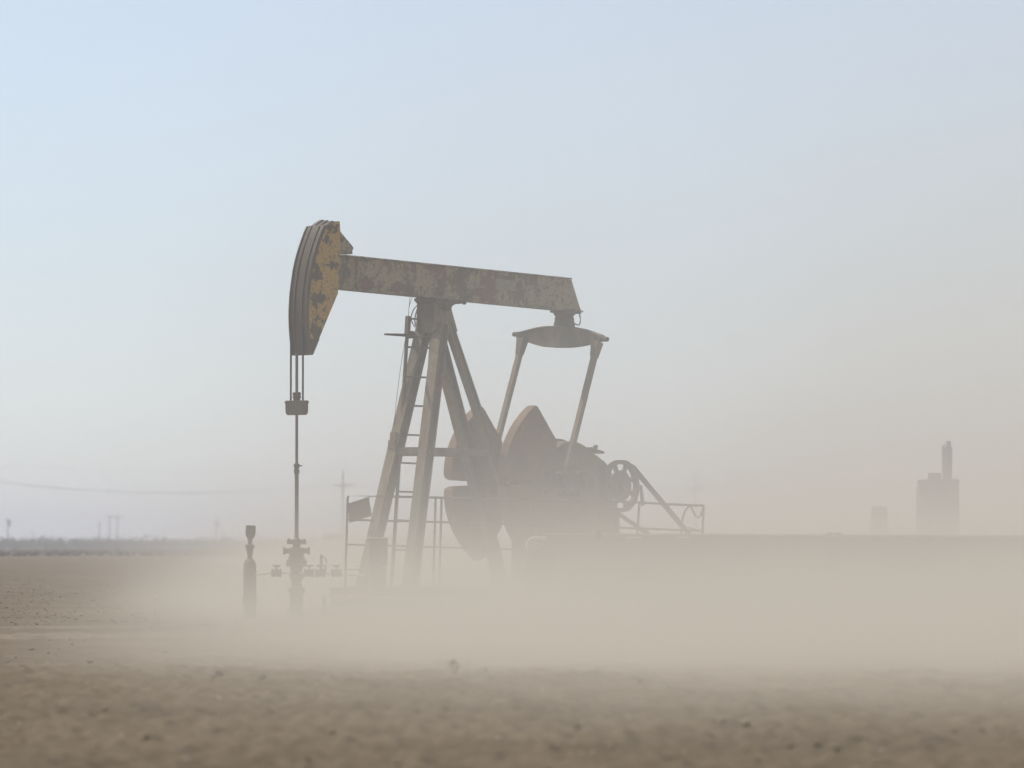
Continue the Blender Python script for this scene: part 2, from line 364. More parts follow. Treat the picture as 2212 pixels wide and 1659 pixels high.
BH = ((BEAM_T0.z + bslope * (BEAM_B0.x - BEAM_T0.x)) - BEAM_B0.z + (BEAM_T0.z + bslope * (BEAM_B1.x - BEAM_T0.x)) - BEAM_B1.z) / 2
def bbot(x): return btop(x) - BH
s_x0, s_x1 = -0.14, 0.25
zw = L(940, 668, -.12).z
MB().pxz([(s_x0, bbot(s_x0) - .004), (s_x1, bbot(s_x1) - .004), (s_x1, bbot(s_x1) - .03), (s_x1 - .10, bbot(s_x1) - .075), (s_x1 - .12, zw), (-.065, zw), (-.065, bbot(s_x0) - .085), (s_x0, bbot(s_x0) - .03)], -.15, .15).build('saddle_bearing', M_dark, pj, bevel=0.006)
cb = MB(); cb.lathe([(0.052, -.2), (0.06, -.19), (0.06, -.152), (0.06, .152), (0.06, .19), (0.052, .2)], (0.04, 0, z1 - .03), 'y', 20); cb.build('bearing_cap', M_dark, pj)
for x0, dx in ((s_x0 - .06, -1), (s_x1 + .06, 1)):   # adjusting bolts
    z = bbot(x0) - .022
    b = MB(); b.box((x0, -.07, z), (.05, .06, .04)); b.tube([(x0, -.07, z), (x0 + dx * .12, -.07, z - .004)], .012); b.tube([(x0 + dx * .1, -.07, z - .003), (x0 + dx * .13, -.07, z - .004)], .022, 6); b.build('adjusting_bolt', M_dark, pj)

# walking beam
beam = MB()
xe_t = L(1228, 601, 0).x; xe_b = L(1248, 671, 0).x; x0 = BEAM_T0.x - 0.05
beam.pxz([(x0, btop(x0) - .016), (xe_t, btop(xe_t) - .016), (xe_b, bbot(xe_b) + .016), (x0, bbot(x0) + .016)], -.045, .045)
beam_o = beam.build('walking_beam', M_beam, pj)
xe_f = BEAM_T1.x
f = MB(); f.prism([(x0, -.085, btop(x0)), (xe_f, -.085, btop(xe_f)), (xe_f, .085, btop(xe_f)), (x0, .085, btop(x0))], [(x0, -.085, btop(x0) - .015), (xe_f, -.085, btop(xe_f) - .015), (xe_f, .085, btop(xe_f) - .015), (x0, .085, btop(x0) - .015)])
f.build('top_flange', M_beam, beam_o)
f = MB(); f.prism([(x0, -.085, bbot(x0)), (xe_b, -.085, bbot(xe_b)), (xe_b, .085, bbot(xe_b)), (x0, .085, bbot(x0))], [(x0, -.085, bbot(x0) + .015), (xe_b, -.085, bbot(xe_b) + .015), (xe_b, .085, bbot(xe_b) + .015), (x0, .085, bbot(x0) + .015)])
f.build('bottom_flange', M_beam, beam_o)
a = L(1070, 602, -.05); c = L(1115, 629, -.05)
MB().pxz([(a.x, a.z), (c.x, a.z + bslope * (c.x - a.x)), (c.x, c.z), (a.x, c.z - bslope * (c.x - a.x))], -.051, -.046).build('name_plate', metal('plain_plate', (.30, .285, .22), (.25, .23, .17), 3, .6, .1), beam_o)
# stiffener behind the head
a = L(760, 549, 0).x
MB().pxz([(a, btop(a) - .016), (a + .012, btop(a) - .016), (a + .012, bbot(a) + .016), (a, bbot(a) + .016)], -.08, .08).build('stiffener', M_beam, beam_o)

# horse head
HW = 0.125
front = [(703, 490), (697, 503), (691.6, 518), (684, 541), (678, 563), (673, 587), (670, 610), (667.4, 630), (666, 649), (665, 668), (665, 688), (665.6, 708), (667, 727), (669, 747), (672, 766)]
fr = [L(px, py, -HW) for px, py in front]; fr = [(p.x, p.z) for p in fr]
bk = [L(px, py, -HW) for px, py in ((675.5, 765), (690, 730), (709, 684), (730, 634), (731, 620), (733.6, 547), (735, 500), (734, 478))]
bk = [(p.x, p.z) for p in bk]
hh = MB()
out = fr + bk
hh_root = MB().pxz(out, -HW, -HW + .014).build('horse_head', M_yel, pj)
tag(hh_root, 'flaking yellow side plate of the horse head')
MB().pxz(out, HW - .014, HW).build('side_plate', M_yel, hh_root)
# face plate with cable tracks (strips between consecutive front points)
def face_strip(name, y0, y1, proud, thick, mat):
    s = MB(); n = len(fr); A_ = []; B_ = []
    for idx in range(n):
        p = Vector(fr[idx]); t_ = (Vector(fr[min(idx + 1, n - 1)]) - Vector(fr[max(idx - 1, 0)])).normalized(); nn = Vector((t_.y, -t_.x))
        if nn.x > 0: nn = -nn
        A_.append(p + nn * proud); B_.append(p + nn * (proud - thick))
    vs = []
    for idx in range(n): vs += [(A_[idx].x, y0, A_[idx].y), (A_[idx].x, y1, A_[idx].y), (B_[idx].x, y1, B_[idx].y), (B_[idx].x, y0, B_[idx].y)]
    fs = []
    for idx in range(n - 1):
        a_ = idx * 4; fs += [(a_ + j, a_ + (j + 1) % 4, a_ + 4 + (j + 1) % 4, a_ + 4 + j) for j in range(4)]
    fs += [(3, 2, 1, 0), tuple(4 * (n - 1) + j for j in range(4))]
    s.add(vs, fs); return s.build(name, mat, hh_root)
face_strip('face_plate', -HW - .003, HW + .003, 0.020, 0.034, M_face)
for y0_, y1_ in ((-.131, -.116), (-.065, -.05), (.05, .065), (.116, .131)): face_strip('cable_track', y0_, y1_, 0.030, 0.014, M_face)
# bottom block, unpainted
lo = [fr[-3], fr[-2], fr[-1], bk[0], bk[1], (bk[1][0] - .02, bk[1][1] + .06)]
lp = [L(px, py, -HW) for px, py in ((667.5, 733), (669.5, 747), (672.2, 767), (676, 766), (690, 731.5))]
MB().pxz([(p.x, p.z) for p in lp], -HW - .004, HW + .004).build('toe_block', M_dark, hh_root)
# back and top closing plates
b = MB()
for (p, q) in zip(bk[:-1], bk[1:]):
    b.prism([(p[0], -HW + .015, p[1]), (q[0], -HW + .015, q[1]), (q[0], HW - .015, q[1]), (p[0], HW - .015, p[1])],
            [(p[0] - .014, -HW + .015, p[1]), (q[0] - .014, -HW + .015, q[1]), (q[0] - .014, HW - .015, q[1]), (p[0] - .014, HW - .015, p[1])])
b.build('back_plate', M_dark, hh_root)
tA, tB = fr[0], bk[-1]
b = MB(); b.prism([(tA[0], -HW + .01, tA[1]), (tB[0], -HW + .01, tB[1] - .01), (tB[0], HW + .005, tB[1] - .01), (tA[0], HW + .005, tA[1])], [(tA[0], -HW + .01, tA[1] + .012), (tB[0], -HW + .01, tB[1] + .002), (tB[0], HW + .005, tB[1] + .002), (tA[0], HW + .005, tA[1] + .012)])
b.build('top_plate', M_face, hh_root)
for yy, dz0 in ((-.055, .012), (.02, .02), (.085, .028)):    # overlapping cable plates folded over the top
    pts = []
    for t in np.linspace(0, 1, 7):
        x = fr[1][0] + (tB[0] - .05 - fr[1][0]) * t; z = fr[1][1] + (tB[1] - .012 - fr[1][1]) * t + .012 * math.sin(math.pi * t) + dz0
        pts.append((x, yy, z))
    b = MB()
    for a_ in range(6): b.bar(pts[a_], pts[a_ + 1], .05, .014, (0, 1, 0))
    b.build('cable_plate', M_face, hh_root)
p = L(668.5, 493, HW); MB().box((p.x, .10, p.z), (.045, .05, .05)).build('cable_keeper', M_dark, hh_root, bevel=.008)
# gusset behind the head
gs = [L(px, py, -.05) for px, py in ((733, 497), (740, 506), (760, 530), (763.5, 535), (763, 539), (760.5, 542), (762, 549), (733, 546))]
gp = MB(); gp.pxz([(p.x, p.z) for p in gs], -.05, .05); gp.build('gusset', M_beam, hh_root)

# ladder, brake lever, hoses and wires
lt = L(882, 683, .20); lb = line_to_z(lt, L(849.5, 1200, .16), .12)
rt = L(934, 700, -.02) ; rb = line_to_z(rt, L(902, 1200, -.14), .12)
lad = MB().bar(lt, lb, .028, .028).build('ladder', M_rail, pj)
MB().bar(rt, rb, .028, .028).build('side_rail', M_rail, lad)
MB().bar(lt + Vector((0, 0, .0)), line_to_z(lt, lb, L(878, 722, .2).z), .045, .045).build('rail_sleeve', M_rail, lad)
for py in (688, 726, 749.5, 813.7, 876, 939, 1000, 1062, 1123.6, 1187):
    z = L(880, py, .18).z; p = line_to_z(lt, lb, z); q_ = line_to_z(rt, rb, z - .012)
    MB().tube([p, q_], .0115, 6).build('rung', M_rail, lad)
p = L(831, 722, .26); q_ = L(888, 724.5, .2)
MB().bar(p, q_, .03, .02, ws1=.045, wu1=.036).build('lever', M_dark, pj, bevel=.006)
MB().lathe([(.03, -.03), (.042, -.02), (.042, .03), (.03, .04)], L(888.5, 723, .2), 'y', 14).build('lever_hub', M_dark, pj)
def hose(name, pxs, r, mat=M_rub, parent=pj, n=6):
    P_ = [L(*t) for t in pxs]; pts = []
    for a_ in range(len(P_) - 1):
        p0, p1, p2, p3 = P_[max(a_ - 1, 0)], P_[a_], P_[a_ + 1], P_[min(a_ + 2, len(P_) - 1)]
        for s in range(5):
            t = s / 5; pts.append(0.5 * ((2 * p1) + (p2 - p0) * t + (2 * p0 - 5 * p1 + 4 * p2 - p3) * t * t + (3 * p1 - p0 - 3 * p2 + p3) * t ** 3))
    pts.append(P_[-1]); return MB().tube(pts, r, n).build(name, mat, parent)
hose('grease_hose', [(904, 657, .12), (894, 668, .16), (888, 685, .16), (891, 698, .14), (897, 707, .12)], .006)
hose('grease_hose', [(904, 662, .12), (899, 675, .14), (896, 690, .14), (898, 704, .12)], .007)
hose('safety_wire', [(886, 640, .1), (884, 660, .15), (882, 683, .2)], .003)
hose('safety_wire', [(891, 640, .1), (886, 655, .13), (883.5, 664, .16)], .003)
hose('safety_wire', [(882, 700, .2), (866, 790, .22), (850, 920, .26), (846, 950, .26)], .0028)
hose('grease_hose', [(1240, 640, -.04), (1250, 672, -.03), (1254, 692, -.03), (1250, 702, -.03), (1241, 699, -.03)], .007)
hose('tail_pin', [(1240, 671.5, -.05), (1254, 671.5, -.05)], .014, M_dark)

# equalizer, its bearing and the two pitman arms
EX = L(1210, 730, 0).x
eo = [(1119, 719.5), (1130, 718), (1148, 713), (1163, 709), (1177.5, 706.5), (1195, 705.5), (1225, 705.5), (1243, 708.5), (1262, 712.5), (1282, 719), (1298, 725), (1302, 730), (1301, 737), (1288, 741), (1272, 745), (1255, 748.8), (1229, 751.5), (1203, 751.5), (1177.5, 749.5), (1160, 745), (1141, 738.5), (1126, 734), (1119, 731)]
ep = [Lx(px, py, EX) for px, py in eo]
eq = MB().pyz([(p.y, p.z) for p in ep], EX - .035, EX + .035).build('equalizer', M_post, pj, bevel=.006)
b = MB(); n_ = len(ep)      # flange round the rim
for a_ in range(0, 11): b.bar((EX, ep[a_].y, ep[a_].z), (EX, ep[a_ + 1].y, ep[a_ + 1].z), .11, .012, (1, 0, 0))
b.build('rim_flange', M_post, eq)
for pxp, pyp in ((1116, 722), (1306, 733)):
    p = Lx(pxp, pyp, EX); b = MB(); b.lathe([(.012, -.05), (.026, -.045), (.026, .045), (.012, .05)], p, 'y', 12); b.build('end_pin', M_dark, eq)
bz = Lx(1219, 670, EX).z
prof = [(.115, Lx(1210, 709, EX).z), (.12, Lx(1210, 700, EX).z), (.108, Lx(1210, 692, EX).z), (.11, Lx(1210, 686, EX).z), (.095, Lx(1210, 684, EX).z), (.12, Lx(1210, 679, EX).z), (.125, Lx(1210, 668, EX).z)]
b = MB(); b.lathe([(r * 1.0, z) for r, z in prof], (L(1219, 690, 0).x, 0, 0), 'z', 20); b.build('equalizer_bearing', M_dark, pj)
px_ = L(1222, 672, 0).x
MB().box((px_, 0, bbot(px_) - .012), (.3, .2, .022), Matrix.Rotation(-math.atan(bslope), 3, 'Y')).build('bearing_plate', M_dark, pj)
PW = 0.555
pins = []
for y, tpx, tpy, bpx, bpy_ in ((PW, 1129, 738, 1052, 1040), (-PW, 1290, 745, 1217, 1040)):
    t = L(tpx, tpy, y); b_ = L(bpx, bpy_, y); pins.append(b_)
    ar = MB().bar(t + (b_ - t) * .06, b_, .055, .055).build('pitman_arm', M_post, pj)
    MB().bar(t + Vector((0, 0, .03)), t + (b_ - t) * .095, .11, .10, ws1=.07, wu1=.07).build('pitman_head', M_post, ar, bevel=.008)
    MB().lathe([(.03, -.05), (.075, -.045), (.085, 0), (.075, .045), (.03, .05)], b_, 'y', 18).build('wrist_pin_bearing', M_dark, ar)

# cranks and counterweights
SH = L(1200, 1045, 0); xs, zs = SH.x, SH.z
WT = .065
def far_outline(pl):
    o = []
    for px, py, front_ in pl:
        p = L(px, py, .40 + (WT if not front_ else -WT)); o.append((p.x, p.z))
    return o
upper = far_outline([(1030, 1040, 1), (975, 1037.5, 0), (966, 1036.5, 0), (959.5, 1032, 0), (957.4, 1022, 0), (958.5, 1003, 0), (962, 981, 0), (970, 955, 0), (981, 931, 0), (991, 914, 0), (1003, 898, 0), (1011, 889, 0), (1017, 883, 0), (1021, 880, 0), (1041, 877.6, 1), (1045, 881, 1), (1049, 887, 1), (1070.4, 925.5, 1), (1083.5, 948, 1), (1086, 956, 1), (1086, 1000, 1), (1084, 1037, 1)])
lower = [(x, 2 * L(1000, 1044, .4).z - z) for x, z in upper][::-1]
zc = L(1000, 1044, .4).z
for y in (.40, -.40):
    tip = min(x for x, z in upper) + .40
    cr = MB().pxz([(xs + .16, zs - .13), (xs + .2, zs), (xs + .16, zs + .13), (tip, zc + .085), (tip - .02, zc), (tip, zc - .085)], y - .055, y + .055).build('crank_arm', M_gear, pj)
    MB().pxz(upper, y - WT, y + WT).build('counterweight', M_wt, pj, bevel=.01)
    MB().pxz(lower, y - WT, y + WT).build('counterweight', M_wt, pj, bevel=.01)
    pin = [p for p in pins if p.y * y > 0][0]
    MB().tube([(pin.x, y, pin.z), (pin.x, pin.y, pin.z)], .05, 14).build('crank_pin', M_dark, cr)
    for dx in (.25, .55, .8):
        for dz in (-.11, .11):
            MB().lathe([(.02, -.09), (.026, -.085), (.026, .085), (.02, .09)], (tip + dx, y, zc + dz), 'y', 6).build('weight_bolt', M_dark, cr)
MB().tube([(xs, -.5, zs), (xs, .5, zs)], .085, 20).build('crank_shaft', M_dark, pj)

# gear reducer
gy_ = .26
def gz_px(px, py): p = L(px, py, -gy_); return (p.x, p.z)
go = []
c1 = gz_px(1238, 1046)
for a_ in np.linspace(200, 60, 15): go.append((c1[0] + .475 * math.cos(R(a_)), c1[1] + .475 * math.sin(R(a_))))
c2 = gz_px(1286, 1052)
for a_ in np.linspace(62, -20, 9): go.append((c2[0] + .33 * math.cos(R(a_)), c2[1] + .33 * math.sin(R(a_))))
go += [gz_px(1335, 1118), gz_px(1337, 1150), (gz_px(1337, 1150)[0], SKT + .06), (c1[0] - .45, SKT + .06)]
gb = MB().pxz(go, -gy_, gy_).build('gearbox', M_gear, pj, bevel=.02)
b = MB(); s_ = [((x - c1[0]) * 1.035 + c1[0], (z - c1[1]) * 1.035 + c1[1]) for x, z in go[:24]]
for a_ in range(len(s_) - 1): b.bar((s_[a_][0], 0, s_[a_][1]), (s_[a_ + 1][0], 0, s_[a_ + 1][1]), .07, .03, (0, 1, 0))
b.build('case_rib', M_gear, gb)
MB().box((c1[0] + .1, 0, zs - .02), (1.15, .62, .05)).build('split_flange', M_gear, gb)
for (cx_, cz_), r in (((xs, zs), .19), ((c2[0] - .1, c2[1] + .02), .13), ((c2[0] + .16, c2[1] - .02), .10)):
    for sgn in (-1, 1):
        MB().lathe([(r * .5, 0), (r * .55, .03), (r, .035), (r, .075), (r * .9, .085), (.01, .085)][::1], (cx_, sgn * gy_ - (0.0 if sgn > 0 else .085), cz_), 'y', 20).build('bearing_housing', M_gear, gb)
for a_ in range(9):
    x = c1[0] - .4 + a_ * .125
    MB().lathe([(.016, -.05), (.02, -.045), (.02, .045), (.016, .05)], (x, -.285, zs - .02), 'z', 6).build('flange_bolt', M_dark, gb)
a = L(1268, 968, 0); c = L(1296, 979, 0)
MB().bar((a.x, 0, a.z), (c.x, 0, c.z + .005), .13, .022).build('inspection_cover', M_dark, gb)
a = L(1286.5, 972, 0); MB().lathe([(.018, 0), (.018, .02), (.026, .024), (.028, .045), (.018, .055)], (a.x, 0, a.z), 'z', 14).build('breather_cap', M_dark, gb)
MB().box((c1[0] + .1, 0, SKT + .03), (1.35, .8, .06)).build('gearbox_stand', M_post, pj)

# big sheave, belts, motor
SY = -.40; SRr = .29
scx = L(1340, 1050, SY); sx_, sz_ = scx.x, scx.z
sv = MB(); hw = .034
sv.lathe([(SRr * .86, -hw), (SRr, -hw), (SRr * .965, -hw * .6), (SRr, -hw * .3), (SRr * .965, 0), (SRr, hw * .3), (SRr * .965, hw * .6), (SRr, hw), (SRr * .86, hw)], (sx_, SY, sz_), 'y', 48, closed=True)
sheave = sv.build('sheave', M_dark, pj)
MB().lathe([(.02, -.028), (SRr * .60, -.014), (SRr * .60, .014), (.02, .028)], (sx_, SY, sz_), 'y', 32).build('wheel_web', M_dark, sheave)
MB().lathe([(.03, -.09), (.06, -.085), (.06, .12), (.03, .125)], (sx_, SY, sz_), 'y', 20).build('hub', M_gear, sheave)
for k_ in range(8):
    a_ = R(22.5 + 45 * k_); c_, s2 = math.cos(a_), math.sin(a_)
    MB().bar((sx_ + c_ * SRr * .62, SY, sz_ + s2 * SRr * .62), (sx_ + c_ * SRr * .9, SY, sz_ + s2 * SRr * .9), .028, .05, ws1=.028, wu1=.042).build('spoke', M_dark, sheave)
MB().tube([(sx_, SY, sz_), (sx_, -.2, sz_)], .045, 14).build('pinion_shaft', M_dark, pj)
mc = L(1535, 1228, SY); mx, mz = mc.x, mc.z; mr = .07
def tangent(sign):
    d = math.hypot(mx - sx_, mz - sz_); th = math.atan2(mz - sz_, mx - sx_); be = math.acos((SRr - mr) / d)
    a_ = th + sign * be
    return (Vector((sx_ + math.cos(a_) * (SRr + .006), SY, sz_ + math.sin(a_) * (SRr + .006))), Vector((mx + math.cos(a_) * (mr + .006), SY, mz + math.sin(a_) * (mr + .006))))
for s2 in (1, -1):
    p, q_ = tangent(s2); MB().bar(p, q_, .08, .016).build('drive_belt', M_rub, pj)
ms = MB().lathe([(.02, -.06), (mr + .02, -.055), (mr, -.05), (mr, .05), (mr + .02, .055), (.02, .06)], (mx, SY, mz), 'y', 20).build('motor_sheave', M_dark, pj)
mo = MB().lathe([(.12, .12), (.17, .14), (.17, .5), (.12, .53)], (mx, SY, mz), 'y', 20).build('motor', M_gear, pj)
b = MB()
for k_ in range(20):
    a_ = 2 * math.pi * k_ / 20; b.bar((mx + .17 * math.cos(a_), SY + .16, mz + .17 * math.sin(a_)), (mx + .17 * math.cos(a_), SY + .48, mz + .17 * math.sin(a_)), .008, .02)
b.build('cooling_fins', M_gear, mo)
MB().box((mx, SY + .3, (SKT + mz - .15) / 2), (.4, .4, mz - .15 - SKT)).build('motor_mount', M_post, pj)
p = L(1384, 1048, SY + .1); q_ = L(1388.5, 1092, SY + .1); MB().bar(p, q_, .02, .03, wu1=.045).build('brake_lever', M_dark, pj)
hose('brake_cable', [(1331, 1112, -.3), (1334, 1098, -.32), (1338, 1104, -.32), (1336, 1125, -.32), (1333, 1150, -.3)], .008)
p = L(1333, 1112, -.3); MB().bar((p.x, -.3, p.z), (p.x, -.3, SKT), .04, .04).build('brake_column', M_dark, pj)

# ------------------------------------------------------------------ bridle, carrier bar and polished rod hanging from the head
wp = W(641, 880, PY0 - 1.5)
RP = L(641, 880, 0.02); rodw = Vector((PX0 + RP.x * CT - RP.y * ST, PY0 + RP.x * ST + RP.y * CT, 0))
br = empty('bridle', (rodw.x, rodw.y, 0), TH, 'pair of wire cables holding the carrier bar and polished rod below the horse head', 'bridle')
def BL(px, py, yoff=0.0):       # bridle-local
    p = L(px, py, RP.y + yoff); return Vector((p.x - RP.x, p.y - RP.y, p.z))
SP_ = 0.087
for yo, px0, py0, px1 in ((SP_, 628.6, 690, 628.2), (-SP_, 654.6, 700, 654.2)):
    t = BL(px0, py0, yo); b_ = BL(px1, 866, yo); MB().tube([t, b_], .0105, 8).build('cable', M_rub, br)
zt_, zb_ = BL(641, 865).z, BL(641, 896.5).z
cbm = MB().pyz([(-.135, zt_ - .004), (-.128, zt_), (.128, zt_), (.135, zt_ - .004), (.15, zt_ - .012), (.15, zt_ - .028), (.138, zt_ - .032), (.135, zb_ + .03), (.115, zb_), (-.115, zb_), (-.135, zb_ + .03), (-.138, zt_ - .032), (-.15, zt_ - .028), (-.15, zt_ - .012)], -.035, .035).build('carrier_bar', M_dark, br, bevel=.006)
MB().lathe([(.035, zt_ + .0), (.04, zt_ + .012), (.036, zt_ + .02), (.046, zt_ + .03), (.046, zt_ + .045), (.038, zt_ + .05), (.044, zt_ + .06), (.044, zt_ + .082), (.03, zt_ + .088)], (0, 0, 0), 'z', 10).build('rod_clamp', M_dark, br)
top = BL(641.5, 760).z
zj = BL(638, 1005).z
MB().tube([(0, 0, top), (0, 0, zj)], .0155, 10).build('polished_rod', M_rod, br)
MB().tube([(0, 0, zj), (0, 0, BL(637, 1180).z)], .021, 10).build('rod_liner', M_rod, br)
b = MB(); b.lathe([(.024, zj - .09), (.03, zj - .085), (.03, zj - .05), (.024, zj - .045), (.024, zj - .03), (.032, zj - .02), (.032, zj + .01), (.018, zj + .02)], (0, 0, 0), 'z', 12)
b.tube([(0, 0, zj - .005), (.05, -.03, zj - .005)], .008, 6); b.build('rod_coupling', M_dark, br)

# ------------------------------------------------------------------ wellhead and its flow lines
def revolve_stack(name, mat, parent, prof, loc=(0, 0, 0), n=18, axis='z'):
    return MB().lathe(prof, loc, axis, n).build(name, mat, parent)
def Z(py, Y): return W(640, py, Y).z
WY = rodw.y
wh = empty('wellhead', (rodw.x, rodw.y, 0), 0, 'dark stacked wellhead standing under the polished rod', 'wellhead')
z_ = lambda py: Z(py, WY)
revolve_stack('stuffing_box', M_rail, wh, [(.03, z_(1163)), (.045, z_(1166)), (.045, z_(1176)), (.035, z_(1178)), (.05, z_(1186)), (.05, z_(1196)), (.04, z_(1198))])
b = MB(); b.box((0, 0, z_(1171)), (.20, .07, .045)); b.box((-.08, 0, z_(1166)), (.03, .03, .03)); b.box((.08, 0, z_(1167)), (.03, .03, .03)); b.build('gland_bar', M_rail, wh, bevel=.006)
revolve_stack('blowout_preventer', M_rail, wh, [(.07, z_(1183)), (.085, z_(1186)), (.085, z_(1196)), (.07, z_(1199)), (.085, z_(1204)), (.085, z_(1212)), (.06, z_(1216)), (.06, z_(1226)), (.045, z_(1228))])
for sg in (-1, 1):
    b = MB(); b.tube([(0, 0, z_(1190)), (sg * .13, 0, z_(1190))], .03, 10); b.tube([(sg * .12, 0, z_(1190)), (sg * .14, 0, z_(1190))], .04, 8); b.build('ram_screw', M_rail, wh)
revolve_stack('tubing_head', M_rail, wh, [(.1, z_(1212)), (.11, z_(1214)), (.11, z_(1222)), (.07, z_(1224)), (.06, z_(1236)), (.075, z_(1240)), (.075, z_(1250)), (.055, z_(1252)), (.055, z_(1268)), (.09, z_(1270)), (.09, z_(1280)), (.07, z_(1282)), (.07, 0.0)])
for k_ in range(6):
    a_ = k_ * math.pi / 3; MB().tube([(.095 * math.cos(a_), .095 * math.sin(a_), z_(1224)), (.095 * math.cos(a_), .095 * math.sin(a_), z_(1209))], .011, 6).build('stud_bolt', M_rail, wh)
fl = empty('flow_line', (rodw.x, rodw.y - .05, 0), 0, 'pale flow line pipe with valves running either side of the wellhead', 'pipe')
def FP(px, py): p = W(px, py, WY - .05); return Vector((p.x - rodw.x, 0, p.z))
MB().tube([FP(551, 1243), FP(562, 1241), FP(580, 1238), FP(612, 1237), FP(630, 1239)], .012, 10).build('pipe', M_pale, fl)
MB().tube([FP(645, 1238), FP(690, 1239), FP(730, 1241), FP(790, 1243)], .013, 10).build('pipe', M_pale, fl)
for px in (597, 668, 692, 727):
    c_ = FP(px, 1238)
    v = MB().lathe([(.02, -.055), (.045, -.05), (.045, -.035), (.032, -.02), (.042, 0), (.032, .02), (.045, .035), (.045, .05), (.02, .055)], c_, 'x', 12).build('valve', M_rail, fl)
    b = MB(); b.tube([c_, c_ + Vector((0, 0, .075))], .012, 6); b.lathe([(.03, .068), (.045, .072), (.045, .082), (.03, .086)], c_, 'z', 12); b.build('hand_wheel', M_rail, v)
MB().tube([FP(694, 1236), FP(694, 1198)], .013, 8).build('riser', M_rail, fl)
MB().tube([FP(695, 1203), FP(701, 1204), FP(705, 1210), FP(704, 1222), FP(702, 1236)], .008, 6).build('gauge_loop', M_rail, fl)
vp = empty('valve_post', (wx(540, 60.2), 60.2, 0), 0, 'stout valve post with a flat rounded cap left of the wellhead', 'valve post')
zz_ = lambda py: Z(py, 60.2)
k = 60.2 / F
def R2(pxw): return pxw * k / 2
prof = [(-10.5, 1136), (-9.5, 1134.8), (9.5, 1135.3), (10.5, 1136.5), (9.8, 1154), (8.8, 1158), (4.6, 1164.5), (-5.6, 1164.5), (-10.6, 1158), (-11.3, 1153)]
b = MB(); o_ = [(a_ * k + 2 * k, zz_(y_)) for a_, y_ in prof]; b.pxz(o_, -.022, .022); b.build('cap', M_rail, vp, bevel=.006)
revolve_stack('neck', M_rail, vp, [(R2(10), zz_(1163)), (R2(9), zz_(1176)), (R2(19), zz_(1177)), (R2(19), zz_(1184)), (R2(15), zz_(1186)), (R2(14), zz_(1190)), (R2(11), zz_(1198)), (R2(11), zz_(1210))])
revolve_stack('body', M_rail, vp, [(R2(10), zz_(1206)), (R2(20), zz_(1211)), (R2(27), zz_(1217)), (R2(28), zz_(1240)), (R2(28), zz_(1290)), (R2(34), zz_(1292)), (R2(34), zz_(1300)), (R2(28), zz_(1302)), (R2(28), 0)])

# control box by the far front leg
p = W(815, 1163, 60.0)
cbx = empty('control_box', (p.x, 60.0, 0), R(12), 'square grey control cabinet at the foot of the pumpjack front leg', 'cabinet')
zt2, zb2 = p.z, W(815, 1222, 60).z
MB().box((0, 0, (zt2 + zb2) / 2), (.20, .14, zt2 - zb2)).build('cabinet', M_post, cbx, bevel=.006)
MB().box((0, 0, zt2 + .006), (.23, .17, .012)).build('lid', M_pale, cbx)
MB().box((0, -.074, (zt2 + zb2) / 2), (.17, .008, zt2 - zb2 - .04)).build('door', M_gear, cbx)
MB().box((0, 0, zb2 / 2), (.17, .12, zb2)).build('pedestal', M_post, cbx)

# ------------------------------------------------------------------ guard railing with the sign board
FY = 61.2
fn = empty('guard_railing', (wx(751, FY), FY, 0), 0, 'thin pipe guard railing running behind the front legs of the pumpjack', 'railing')
def FN(px, py, dy=0): p = W(px, py, FY); return Vector((p.x - wx(751, FY), dy, p.z))
rr = .0125
MB().tube([FN(746.5, 1230), FN(749, 1150), FN(751, 1077), FN(752, 1073), FN(756, 1071), FN(860, 1073), FN(949, 1075), FN(954.5, 1075.5), FN(1188, 1081), FN(1328, 1083), FN(1381, 1085.5), FN(1440, 1089), FN(1521.5, 1092.5)], rr, 8).build('top_rail', M_rail, fn)
MB().tube([FN(748.5, 1122.5), FN(968, 1128.4), FN(1200, 1134), FN(1340, 1140), FN(1516, 1146.7)], rr * .9, 8).build('middle_rail', M_rail, fn)
MB().tube([FN(748, 1176), FN(970, 1183), FN(1120, 1187)], rr * .7, 8).build('lower_rail', M_rail, fn)
MB().tube([FN(745.5, 1230), FN(790, 1231.5)], rr * .6, 6).build('toe_rail', M_rail, fn)
for a_, b_ in (((747, 1228), (744, 1334)), ((941, 1076), (934, 1334)), ((954, 1077), (947, 1334)), ((1148, 1080), (1146, 1334)), ((1381, 1086), (1366, 1334)), ((1520, 1094), (1509, 1334))):
    MB().tube([FN(*a_), FN(*b_)], rr, 8).build('post', M_rail, fn)
MB().tube([FN(1490, 1092), FN(1480, 1103), FN(1474.5, 1120), FN(1471.5, 1140), FN(1470, 1330)], rr * .85, 8).build('bent_rail', M_rail, fn)
MB().tube([FN(1492, 1092), FN(1498, 1106), FN(1503, 1115), FN(1508, 1118), FN(1513, 1114), FN(1519, 1099)], rr * .8, 8).build('chain', M_rail, fn)
MB().tube([FN(1476, 1137), FN(1495, 1141.5), FN(1515, 1147)], rr * .6, 6).build('chain', M_rail, fn)
MB().tube([FN(1454, 1146), FN(1455, 1151), FN(1457.5, 1151), FN(1458.5, 1146)], rr * .4, 6).build('chain', M_rail, fn)
sg = [FN(751, 1088), FN(796.5, 1073.5), FN(803.5, 1114.4), FN(755, 1130)]
sp_ = empty('sign_board', (wx(776, FY - .03), FY - .03, 0), 0, 'blank tilted board hung on the left end of the guard railing', 'board')
off = Vector((wx(751, FY) - wx(776, FY - .03), 0, 0))
MB().prism([(p + off) + Vector((0, -.004, 0)) for p in sg], [(p + off) + Vector((0, .004, 0)) for p in sg]).build('panel', M_board, sp_)
for p in sg[:2]: MB().tube([p + off + Vector((.01, 0, -.02)), p + off + Vector((.01, .03, .01))], .004, 6).build('wire_tie', M_dark, sp_)

